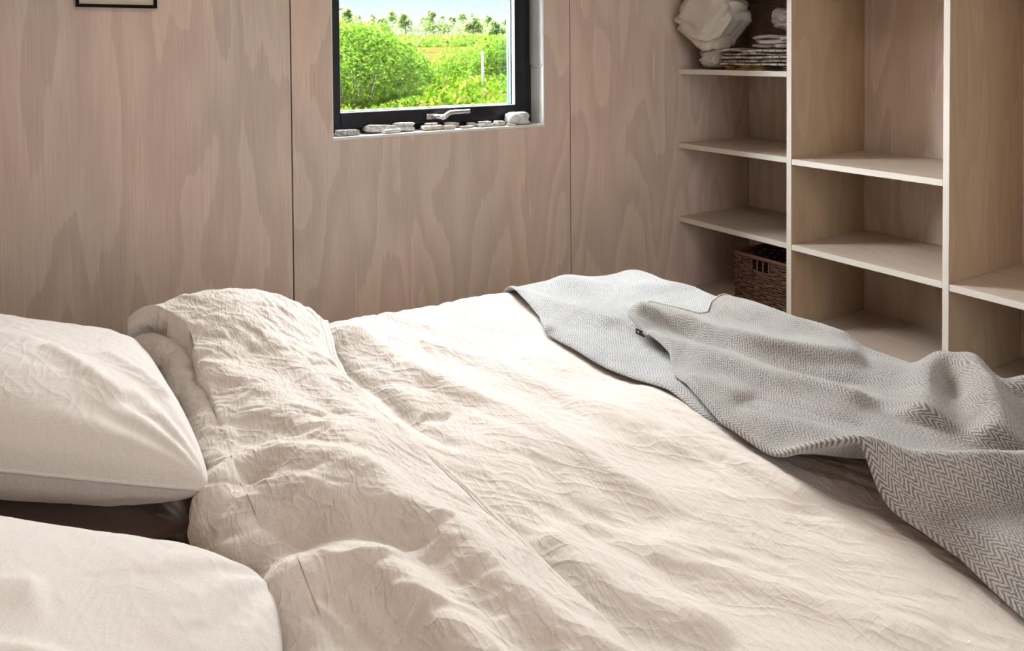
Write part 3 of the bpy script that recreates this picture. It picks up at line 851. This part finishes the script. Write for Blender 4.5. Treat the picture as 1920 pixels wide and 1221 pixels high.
# far and near side overhang
over = P[..., 1]-(BY1+.01-.06)
oy, oz = drop(over, .07); P[..., 1] = np.where(over > 0, BY1+.01-.06+oy, P[..., 1]); P[..., 2] -= oz
seg = np.linalg.norm(np.diff(P, axis=0), axis=-1); A = np.concatenate([np.zeros((1, nv)), np.cumsum(seg, 0)], 0)
Ux = xh[None, :]-A                                 # unrolled x coordinate
Uy = np.repeat(yv[None, :], P.shape[0], 0)
h = .0070*crease(Ux, Uy, math.radians(-35), .15, .050, 31)+.0055*crease(Ux, Uy, math.radians(-65), .12, .034, 32)
h += .0030*crease(Ux, Uy, math.radians(10), .08, .022, 33)+.0027*crease(Ux, Uy, math.radians(-50), .07, .014, 34)+.0012*crease(Ux, Uy, math.radians(70), .05, .010, 35)
h += .010*pn(Ux*5, Uy*3.4, 41)
FF = [
    ([(.175, 1.08), (.205, 1.14), (.241, 1.175), (.289, 1.158), (.332, 1.085), (.361, 1.044), (.40, .96)], .040, .024, .030),
    ([(.20, 1.06), (.24, 1.075), (.27, 1.072), (.301, 1.04), (.322, .987), (.361, .945), (.398, .885), (.408, .81), (.412, .734), (.428, .667), (.447, .60), (.47, .50)], .045, .026, .032),
    ([(.17, .925), (.21, .918), (.252, .890), (.282, .879), (.312, .855), (.333, .79), (.340, .72), (.350, .65), (.36, .55)], .040, .026, .032),
    ([(.20, 1.56), (.26, 1.54), (.31, 1.45), (.35, 1.35), (.38, 1.25)], .03, .025, .008),
    ([(.269, 1.361), (.334, 1.273), (.383, 1.156), (.43, 1.03)], .035, .022, .013),
    ([(.36, 1.66), (.40, 1.50), (.436, 1.257), (.455, 1.08)], .03, .022, .012),
    ([(.44, 1.60), (.475, 1.40), (.49, 1.20), (.50, 1.02)], .022, .02, .008),
    ([(.47, .95), (.485, .85), (.50, .72), (.51, .60)], .025, .018, .009),
]
hf = 0
for pts, wl, wr, am in FF: hf = hf+fold(Ux, Uy, pts, wl, wr, am*1.2)
for pts, wd, am in (([(.20, 1.12), (.255, 1.125), (.30, 1.095), (.335, 1.03)], .026, .012), ([(.265, 1.015), (.305, .965), (.345, .92), (.363, .86), (.372, .79), (.385, .70)], .030, .016),
                    ([(.17, .955), (.215, .950), (.245, .935)], .014, .020), ([(.25, .80), (.28, .72), (.29, .62)], .03, .010)):
    hf = hf-fold(Ux, Uy, pts, wd, wd, am)
h = h+blur(hf, 6)
h = h*sstep(-.002, .05, A)*sstep(0, .02, A[-1:]-A)
Nn = normals(P); Nn *= np.sign(Nn[:ntop, :, 2].mean())
P = P+Nn*h[..., None]
flap = mesh('folded_back_end', P.reshape(-1, 3), grid_faces(P.shape[0], nv), M['linen'], duvet, True)
# hem welt along the free edge, with a second stitched line
hm = MB(); hp = [tuple(P[0, k_]+np.array([.001, 0, -.001])) for k_ in range(0, nv, 5)]
hm.tube(hp, .0050, 7, False, .8); hm.build('hem', M['linen'], flap, True)
st = MB(); hp = [tuple(P[9, k_]+np.array([0, 0, .0012])) for k_ in range(0, nv, 5)]
st.tube(hp, .0012, 5, False, 1); st.build('hem_stitching', M['linen'], flap, True)

# --- pillows
def pillow(name, c, size, rot, mt, seed, label, dents=(), wr=1.0, seam=True, corner=.10, skew=0.0):
    n1, n2 = 190, 190
    u = np.linspace(-1, 1, n1); v = np.linspace(-1, 1, n2)
    U, V_ = np.meshgrid(u, v, indexing='ij')
    hx_, hy_, hz_ = size
    # sides bow inwards between the corners
    px_ = U*(1-.035*(1-V_**2))*hx_; py_ = V_*(1-.035*(1-U**2))*hy_
    cut = 1-corner*(np.abs(U)*np.abs(V_))**3; px_ = px_*cut; py_ = py_*cut-skew*px_*(1-V_)/2
    fall = ((1-np.abs(U)**3.2)*(1-np.abs(V_)**3.2))
    th_ = hz_*np.clip(fall, 0, 1)**.44
    V3 = []; F3 = []
    root = empty(name, c); root.rotation_euler = rot; tag(root, label, 'pillow', 'pillows at the head of the bed')
    rad = np.hypot(U, V_)
    wk = .0022*crease(px_, py_, .6, .12, .04, seed)+.0016*crease(px_, py_, -.5, .10, .028, seed+3)+.0010*crease(px_, py_, 1.4, .07, .018, seed+5)
    cpl = 0
    for cx_, cy_ in ((1, 1), (1, -1), (-1, 1), (-1, -1)):
        a_ = np.arctan2(V_-cy_, U-cx_); d_ = np.hypot(U-cx_, V_-cy_)
        cpl = cpl+.006*np.exp(-(d_/.42)**2)*np.sin(a_*17+seed+cx_*2+cy_)
    top = th_+(wk*wr+cpl)*np.clip(fall*3, 0, 1)+.012*pn(px_*4, py_*4, seed+9)*np.clip(fall*2, 0, 1)
    for pts, wl, wr_, am in dents: top = top+fold(px_, py_, pts, wl, wr_, am)*np.clip(fall*4, 0, 1)
    bot = -th_*.76+(wk+cpl*.8)*np.clip(fall*3, 0, 1)
    a = np.stack([px_, py_, top], -1).reshape(-1, 3); b2 = np.stack([px_, py_, bot], -1).reshape(-1, 3)
    F_ = np.vstack([grid_faces(n1, n2), grid_faces(n1, n2, n1*n2, True)])
    o = mesh('pillow_case', np.vstack([a, b2]), F_, mt, root, True)
    if seam:
        loop = [(i, 0) for i in range(n1)]+[(n1-1, j) for j in range(1, n2)]+[(i, n2-1) for i in range(n1-2, -1, -1)]+[(0, j) for j in range(n2-2, 0, -1)]
        sm = MB(); sm.tube([(px_[i, j], py_[i, j], 0) for i, j in loop[::3]], .0028, 6, True); sm.build('seam', mt, o, True)
    return root


pillow('pillow', (-.120, 1.530, .486), (.325, .315, .052), (math.radians(3), 0, math.radians(-2)), M['linen_shade'], 5, 'pillow, its linen darkened for shade, lying flat beneath the far upper pillow', corner=0)
pillow('pillow', (-.118, 1.560, .606), (.345, .310, .106), (math.radians(-4), math.radians(15), 0), M['linen_pillow'], 13, 'plump beige pillow nearest the window wall, on top of a flat pillow', corner=.05, skew=.36,
       dents=[([(.10, -.10), (.16, -.20), (.22, -.28)], .03, .02, .012), ([(.20, -.06), (.25, -.17), (.29, -.24)], .02, .02, .010), ([(-.15, .02), (-.02, -.04), (.12, -.10)], .05, .04, .012)])
pillow('pillow', (-.160, .722, .598), (.350, .360, .100), (math.radians(2), math.radians(17), math.radians(-19)), M['linen_pillow'], 17, 'beige pillow in the near foreground at lower left',
       dents=[([(-.10, .10), (.03, .14), (.10, .17)], .02, .03, .012), ([(-.05, .02), (.10, .08), (.24, .04), (.30, -.05)], .012, .02, .008), ([(-.22, .18), (-.05, .20)], .02, .02, .008)])

# ------------------------------------------------------------------ wool throw
def throw_mesh(name, Xs, Ys, h, parent, thick=.009, uvo=(0, 0), R=.085, wm='wool'):
    """Xs, Ys: flat cloth coordinates; laid over the duvet, displaced by h"""
    X, Y, Z = bed_surface(Xs, Ys, TOPZ+.012, R)
    Z = Z+puff(Xs, Ys)*sstep(-.0, .12, BX1-Xs+.05)
    P = np.stack([X, Y, Z], -1); Nn = normals(P)
    if Nn[..., 2].mean() < 0: Nn = -Nn
    Pt = P+Nn*h[..., None]
    N2 = normals(Pt)
    if N2[..., 2].mean() < 0: N2 = -N2
    # rounded rim: the outermost rows pull together
    nu_, nv_ = Xs.shape
    prof = np.ones((nu_, nv_))
    for k_, f_ in ((0, .12), (1, .62), (2, .88)):
        prof[k_, :] = np.minimum(prof[k_, :], f_); prof[-1-k_, :] = np.minimum(prof[-1-k_, :], f_)
        prof[:, k_] = np.minimum(prof[:, k_], f_); prof[:, -1-k_] = np.minimum(prof[:, -1-k_], f_)
    A_ = Pt+N2*(thick/2*prof)[..., None]; B_ = Pt-N2*(thick/2*prof)[..., None]
    du_ = np.linalg.norm(np.diff(Pt, axis=0), axis=-1); U_ = np.concatenate([np.zeros((1, nv_)), np.cumsum(du_, 0)], 0)+uvo[0]
    dv_ = np.linalg.norm(np.diff(Pt, axis=1), axis=-1); V2_ = np.concatenate([np.zeros((nu_, 1)), np.cumsum(dv_, 1)], 1)+uvo[1]
    uv = np.stack([U_, V2_], -1).reshape(-1, 2)
    n_ = nu_*nv_
    F_ = [grid_faces(nu_, nv_), grid_faces(nu_, nv_, n_, True)]
    i = np.arange(nu_-1); j = np.arange(nv_-1)
    for row in (0, nu_-1):
        a_ = row*nv_+j; f_ = np.stack([a_, a_+1, a_+1+n_, a_+n_], 1); F_.append(f_ if row == 0 else f_[:, ::-1])
    for c_ in (0, nv_-1):
        a_ = i*nv_+c_; b_ = a_+nv_; f_ = np.stack([b_, a_, a_+n_, b_+n_], 1); F_.append(f_ if c_ == 0 else f_[:, ::-1])
    o = mesh(name, np.vstack([A_.reshape(-1, 3), B_.reshape(-1, 3)]), np.vstack(F_), M[wm], parent, True, uv=np.vstack([uv, uv]))
    return o, A_, N2


throw = tag(empty('wool_throw', (1.3, 1.0, .5)), 'grey and cream herringbone wool throw over the foot of the bed', 'blanket')
# lower layer, the far end by the window wall
nu, nv = 230, 260
a_, b_ = np.meshgrid(np.linspace(0, 1, nu), np.linspace(0, 1, nv), indexing='ij')
Yl = .86+b_*(1.90-.86)
xle = np.interp(Yl[0], (.86, 1.0, 1.108, 1.301, 1.45, 1.519, 1.56, 1.606, 1.70, 1.80, 1.9), (1.02, 1.01, 1.028, 1.023, 1.022, 1.024, 1.038, 1.065, 1.085, 1.10, 1.11))[None, :]
Xl = xle+a_*(BX1+.40-xle)
h = .004+.006*fbm(Xl*4, Yl*4, 2, 61)
h = h+fold(Xl, Yl, [(1.06, 1.86), (1.12, 1.74), (1.17, 1.58), (1.2, 1.45)], .03, .05, .012)+fold(Xl, Yl, [(1.08, 1.80), (1.05, 1.62), (1.03, 1.5)], .02, .02, .012)
h = h+fold(Xl, Yl, [(1.25, 1.84), (1.36, 1.70), (1.47, 1.62), (1.60, 1.55)], .06, .06, .010)
lo, Al, Nl = throw_mesh('lower_layer', Xl, Yl, h, None, .011, (.0, .0), wm='wool_window_lit'); put(lo, throw); lo['label'] = 'far layer of the throw, window light put into its colour'

# upper layer, turned over itself towards the near side
nu, nv = 420, 620
a_, b_ = np.meshgrid(np.linspace(0, 1, nu), np.linspace(0, 1, nv)**1.0, indexing='ij')
YN = BY0-.20
Y0 = YN+b_*(1.42-YN)
xe = np.interp(Y0[0], (-.1, .30, .44, .55, .607, .652, .667, .705, .767, .822, .97, 1.06, 1.157, 1.245, 1.33, 1.385, 1.42), (.93, .93, .945, .985, .992, .992, .995, .998, .982, .975, .995, 1.03, 1.068, 1.143, 1.170, 1.185, 1.20))[None, :]
Xu = xe+a_*(BX1+.42-xe)
yf = np.interp(Xu, (1.0, 1.18, 1.215, 1.26, 1.30, 1.33, 1.36, 1.40, 1.46, 1.52, 1.6, 1.7, 2.0), (1.38, 1.40, 1.448, 1.468, 1.462, 1.40, 1.366, 1.372, 1.415, 1.44, 1.45, 1.46, 1.46))
Yu = YN+b_*(yf-YN)
h = .017+.006*fbm(Xu*5, Yu*5, 2, 71)
UF = [   # far end first; left width is the side of the foot, right width the side of the head
    ([(1.23, 1.47), (1.30, 1.33), (1.315, 1.17), (1.37, 1.07), (1.45, .97)], .065, .026, .028),
    ([(1.17, 1.36), (1.172, 1.26), (1.18, 1.15), (1.19, 1.02), (1.235, .915), (1.25, .83)], .045, .034, .024),
    ([(1.07, 1.10), (1.09, 1.0), (1.10, .97)], .03, .03, .006),
    ([(.90, .75), (.93, .735), (.985, .692), (1.02, .668), (1.06, .643), (1.12, .60), (1.20, .56), (1.31, .52), (1.45, .48), (1.62, .44)], .065, .027, .057),
    ([(1.54, .87), (1.45, .845), (1.36, .80), (1.27, .745)], .030, .034, .036),
    ([(1.60, .865), (1.54, .82), (1.47, .755), (1.38, .69), (1.29, .64)], .030, .034, .046),
    ([(1.50, .70), (1.60, .745), (1.70, .77), (1.80, .78)], .030, .032, .040),
    ([(1.45, 1.38), (1.50, 1.22), (1.55, 1.08)], .05, .05, .008),
    ([(1.13, .50), (1.25, .42), (1.38, .36), (1.5, .32)], .04, .045, .026),
    ([(1.02, .52), (1.08, .42), (1.16, .34)], .04, .05, .010),
]
hf = 0
for pts, wl, wr, am in UF: hf = hf+fold(Xu, Yu, pts, wl, wr, am, .07)
for pts, wd, am in (([(1.29, 1.45), (1.262, 1.31), (1.265, 1.16), (1.32, .98), (1.40, .90)], .024, .010), ([(1.06, .99), (1.10, .92), (1.135, .85), (1.17, .78)], .030, .012),
                    ([(1.50, 1.02), (1.58, .99), (1.70, .98)], .05, .024), ([(1.62, .815), (1.70, .82)], .02, .02), ([(1.47, .81), (1.40, .76)], .02, .010)):
    hf = hf-fold(Xu, Yu, pts, wd, wd, am)
h = h+blur(hf, 3)
# the free edge stands up where the big fold begins, and at the turned corner
lift = sstep(.645, .68, Yu)*sstep(.84, .72, Yu)
h = h+.026*np.exp(-((Xu-xe)/.075)**2)*lift
h = h+.020*np.exp(-((Xu-1.20)/.055)**2)*np.exp(-((Yu-1.41)/.075)**2)
h = h-.010*sstep(.05, .0, Xu-xe)*sstep(.62, .52, Yu)
h = np.maximum(h, .0085)
up, Au, Nu_ = throw_mesh('upper_layer', Xu, Yu, h, None, .012, (.31, .07)); put(up, throw)
cs = MB(); pts_ = [tuple(Au[i, -2]+np.array([0, .001, .003])) for i in range(int(nu*.12), int(nu*.52), 3)]
cs.tube(pts_, .0022, 6); o = cs.build('edge_stitching', mat('cream_yarn', (.66, .62, .50), .9), up, True); o['label'] = 'cream yarn stitching along the edge'
k_ = int(nv*.975); pL = Au[1, k_]
lb = MB().box(pL[0]-.0035, pL[0]-.0015, pL[1]-.020, pL[1]+.010, pL[2]-.015, pL[2]-.002, .0006)
lbo = lb.build('label', mat('black_label', (.02, .02, .025), .6), None); put(lbo, throw); lbo['label'] = 'small black woven label'
o = (MB().box(pL[0]-.0041, pL[0]-.0035, pL[1]-.003, pL[1]+.003, pL[2]-.010, pL[2]-.006).build('label_mark', mat('label_print', (.6, .6, .6), .6), None)); put(o, lbo)

# loose wool fibres standing off the cloth
rf = np.random.RandomState(3)
FV = []
for Ag, Ng, n_ in ((Al, Nl, 16000), (Au, Nu_, 34000)):
    i = rf.randint(1, Ag.shape[0]-1, n_); j = rf.randint(1, Ag.shape[1]-1, n_)
    p = Ag[i, j]+rf.randn(n_, 3)*.0012; nn = Ng[i, j]
    tdir = rf.randn(n_, 3); tdir -= nn*(tdir*nn).sum(1)[:, None]; tdir /= np.linalg.norm(tdir, axis=1)[:, None]+1e-9
    sd = np.cross(nn, tdir); ln = (.003+.0065*rf.rand(n_)**2)[:, None]; up_ = (.15+.75*rf.rand(n_))[:, None]
    tip = p+(tdir*(1-up_*.5)+nn*up_)*ln
    FV.append(np.stack([p-sd*.00022-nn*.0004, p+sd*.00022-nn*.0004, tip], 1).reshape(-1, 3))
FV = np.vstack(FV)
fz_ = mesh('wool_fibres', FV, np.arange(len(FV)).reshape(-1, 3), mat('wool_fibre', (.56, .53, .49), 1.0, spec=0), None, False); put(fz_, throw); fz_['kind'] = 'stuff'

# ------------------------------------------------------------------ outdoors
GZ = -.45                        # ground outside
leafm = mat('meadow_leaf', (.20, .42, .04), .6); lb_ = leafm.node_tree.nodes['Principled BSDF']
def leaf_material(name, stops, trans=.45):
    m = bpy.data.materials.new(name); m.use_nodes = True; n_ = m.node_tree.nodes; n_.clear()
    out = N(m, 'ShaderNodeOutputMaterial'); mx = N(m, 'ShaderNodeMixShader'); d = N(m, 'ShaderNodeBsdfDiffuse'); tr = N(m, 'ShaderNodeBsdfTranslucent')
    g_ = N(m, 'ShaderNodeNewGeometry'); r = ramp(m, stops); L(m, g_.outputs['Random Per Island'], r.inputs[0])
    L(m, r.outputs[0], d.inputs[0]); L(m, r.outputs[0], tr.inputs[0]); mx.inputs[0].default_value = trans
    L(m, d.outputs[0], mx.inputs[1]); L(m, tr.outputs[0], mx.inputs[2]); L(m, mx.outputs[0], out.inputs[0]); return m


LM_meadow = leaf_material('meadow_leaves', [(0, (.035, .10, .004)), (.4, (.09, .19, .008)), (.75, (.16, .24, .012)), (.9, (.25, .24, .05)), (1, (.28, .18, .09))])
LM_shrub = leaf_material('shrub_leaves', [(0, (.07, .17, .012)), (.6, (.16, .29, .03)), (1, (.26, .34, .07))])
LM_tree = leaf_material('hazed_tree_needles', [(0, (.24, .36, .14)), (.6, (.38, .50, .20)), (1, (.50, .58, .28))])  # needle colours paled to carry the distance haze
rg = np.random.RandomState(5)


def leaves(name, C, size, mt, parent=None, up=.5):
    n = len(C)
    a = rg.rand(n)*2*PI; tilt = rg.randn(n)*.6+up
    d1 = np.stack([np.cos(a), np.sin(a), np.zeros(n)], 1)
    d2 = np.stack([-np.sin(a)*np.cos(tilt), np.cos(a)*np.cos(tilt), np.sin(tilt)], 1)
    sz = (size*(.6+.8*rg.rand(n)))[:, None]
    w_ = sz*.42
    V = np.stack([C-d2*sz*.5, C+d1*w_, C+d2*sz*.5, C-d1*w_], 1).reshape(-1, 3)
    F_ = np.arange(4*n).reshape(n, 4)
    return mesh(name, V, F_, mt, parent, False)


def gz(d): return np.interp(d, (0, 30, 100, 170, 400), (GZ, GZ+.1, 1.75, 2.9, 3.4))


gd = np.array([2.9, 6, 12, 20, 30, 45, 60, 80, 100, 130, 170, 260, 400.]); ga = np.linspace(-1.3, 1.3, 40)
A_, D_ = np.meshgrid(ga, gd, indexing='ij')
meadow = struct(mesh('ground', np.stack([D_*np.sin(A_)*1.0, np.maximum(D_*np.cos(A_), 2.9), gz(D_)], -1).reshape(-1, 3), grid_faces(40, len(gd)), None, None, True))
gm_ = mat('meadow_ground', (.30, .42, .08), 1.0, spec=0); gb = gm_.node_tree.nodes['Principled BSDF']
_t = N(gm_, 'ShaderNodeTexCoord'); _n = N(gm_, 'ShaderNodeTexNoise'); L(gm_, _t.outputs['Object'], _n.inputs['Vector']); _n.inputs['Scale'].default_value = .12; _n.inputs['Detail'].default_value = 6
_r = ramp(gm_, [(.38, (.05, .07, .008)), (.50, (.11, .070, .022)), (.62, (.12, .060, .022))]); L(gm_, _n.outputs['Fac'], _r.inputs[0]); L(gm_, _r.outputs[0], gb.inputs['Base Color'])
meadow.data.materials.append(gm_)
# direction of sight through the window: spread plants in the wedge it opens
def wedge(n, d0, d1, a0=.27, a1=.80, p=1.0):
    d = d0+(d1-d0)*rg.rand(n)**p; a = a0+(a1-a0)*rg.rand(n)
    return np.stack([d*np.sin(a), d*np.cos(a)], 1)


n = 150000
xy = wedge(n, 5.0, 42, .22, .86, 1.3)
dist = np.hypot(*xy.T)
hmax = np.clip(.85+.35*fbm(xy[:, 0]*.35, xy[:, 1]*.35, 2, 4), .3, 1.35)*np.interp(dist, (5, 12, 30, 42), (1, 1.0, .85, .5))
zc = gz(dist)+hmax*rg.rand(n)**.5
o = leaves('meadow_plants', np.column_stack([xy, zc]), np.interp(dist, (5, 42), (.055, .20)), LM_meadow, None, .9)
tag(o, 'dense bright green meadow plants and tall weeds outside the window', 'plants', None, 'stuff')


def shrub(cx, cy, r, hgt, lab, n=14000, lm=LM_shrub, size=.07):
    root = empty('shrub', (cx, cy, float(gz(math.hypot(cx, cy)))-.02)); tag(root, lab, 'shrub', 'shrubs in the meadow')
    d = rg.randn(n, 3); d /= np.linalg.norm(d, axis=1)[:, None]
    rad = (.55+.45*rg.rand(n)**.5)*(1+.22*pn(d[:, 0]*2.5+cx, d[:, 2]*2.5+d[:, 1]*2, 3))
    C = d*rad[:, None]*np.array([r, r, hgt/2])+np.array([0, 0, hgt/2]); C[:, 2] = np.maximum(C[:, 2], .04)
    leaves('foliage', C, np.full(n, size), lm, root, .3)
    m = MB()
    for k in range(6):
        a = k*1.05; m.tube([(.05*math.cos(a), .05*math.sin(a), 0), (r*.35*math.cos(a), r*.35*math.sin(a), hgt*.6)], [.03, .012], 5)
    m.build('stem', M['bark'], root, True)
    return root


M['bark'] = mat('bark', (.30, .22, .16), .9)
def at(px, dist, z=0):           # plan position seen along a measured column at a distance
    a = YAW+math.atan((px-960)/F_PX); return dist*math.sin(a), dist*math.cos(a)
for px, ds, r, hg, lab in ((668, 14.5, 1.25, 2.15, 'rounded green shrub at the left edge of the window view'), (712, 19, 1.35, 1.95, 'low green shrub right of the rounded one in the meadow'),
                          (905, 22, 1.5, 1.75, 'broad green shrub behind the pale stake'), (952, 20, 1.1, 1.95, 'green shrub at the right edge of the window view')):
    x_, y_ = at(px, ds); shrub(x_, y_, r, hg, lab)


def tree(px, ds, hg, lab, seed, wide=.50):
    x_, y_ = at(px, ds); rs = np.random.RandomState(seed)
    root = empty('pine_tree', (x_, y_, float(gz(ds))-.05)); tag(root, lab, 'tree', 'pine trees on the horizon')
    lean = rs.randn()*.03
    m = MB(); m.tube([(0, 0, 0), (lean*hg*.5, 0, hg*.5), (lean*hg, 0, hg*.96)], [.16, .12, .04], 6); m.build('trunk', M['bark'], root, True)
    C = []; br = MB()
    for k in range(26):
        f_ = .36+.62*rs.rand(); a = rs.rand()*2*PI; l = hg*wide*(1.08-f_)*(.5+.8*rs.rand())+.3
        tip = np.array([lean*hg*f_+l*math.cos(a), l*math.sin(a), hg*f_+l*.18])
        br.tube([(lean*hg*f_, 0, hg*f_), tuple(tip)], [.06, .02], 4)
        k2 = 75
        C.append(tip*1.0+rs.randn(k2, 3)*np.array([l*.30, l*.30, l*.20+.12])-np.array([l*.25*math.cos(a), l*.25*math.sin(a), 0]))
    br.build('branch_work', M['bark'], root, True)['kind'] = 'stuff'
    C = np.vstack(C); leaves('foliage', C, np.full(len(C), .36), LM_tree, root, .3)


trees = [(652, 139, 6.2, 'young pine between the two leftmost pines'), (698, 171, 6.4, 'faint pine in the gap left of the narrow one'), (848, 176, 6.0, 'small faint pine between the middle and right-hand clusters'), (918, 158, 5.6, 'short pine just left of the round-crowned one'),
         (640, 150, 7.0, 'leafy tall pine at the left edge of the window'), (672, 162, 5.9, 'pine second from the left edge of the window, above the rounded shrub'), (717, 156, 5.3, 'narrow pine left of the slim central one'),
         (738, 170, 7.2, 'slim tall pine with pointed crown'), (762, 148, 5.7, 'dense dark pine right of the slim pointed one'), (799, 166, 5.8, 'open thin pine at the left of the middle cluster'),
         (814, 151, 6.2, 'tallest pine of the middle cluster'), (833, 172, 6.0, 'pine at the right of the middle cluster'), (868, 158, 6.2, 'tall pine at the left of the right-hand cluster'),
         (888, 147, 5.6, 'pine in the middle of the right-hand cluster'), (905, 168, 5.2, 'thin pine at the right of the right-hand cluster'), (932, 140, 4.3, 'round-crowned pine near the right edge of the window'), (955, 152, 5.2, 'pine cut by the right edge of the window pane')]
for i, (px, ds, hg, lab) in enumerate(trees): tree(px, ds, hg, lab, 40+i)
# distant undergrowth line
n = 9000; xy = wedge(n, 104, 130, .25, .75)
o = leaves('undergrowth', np.column_stack([xy, gz(np.hypot(*xy.T))+rg.rand(n)**1.5*1.7]), np.full(n, .6), LM_shrub, None, .5)
tag(o, 'low undergrowth along the foot of the distant pines', 'plants', None, 'stuff')
x_, y_ = at(905, 13.0)
tag(MB().tube([(0, 0, 0), (.01, 0, .9), (.0, .01, 1.62)], [.024, .022, .02], 8).build('wooden_stake', mat('pale_weathered_wood', (.80, .66, .54), .8), None, True, (0, 0, 0)),
    'pale wooden stake standing in the meadow outside', 'stake').location = (x_, y_, GZ)
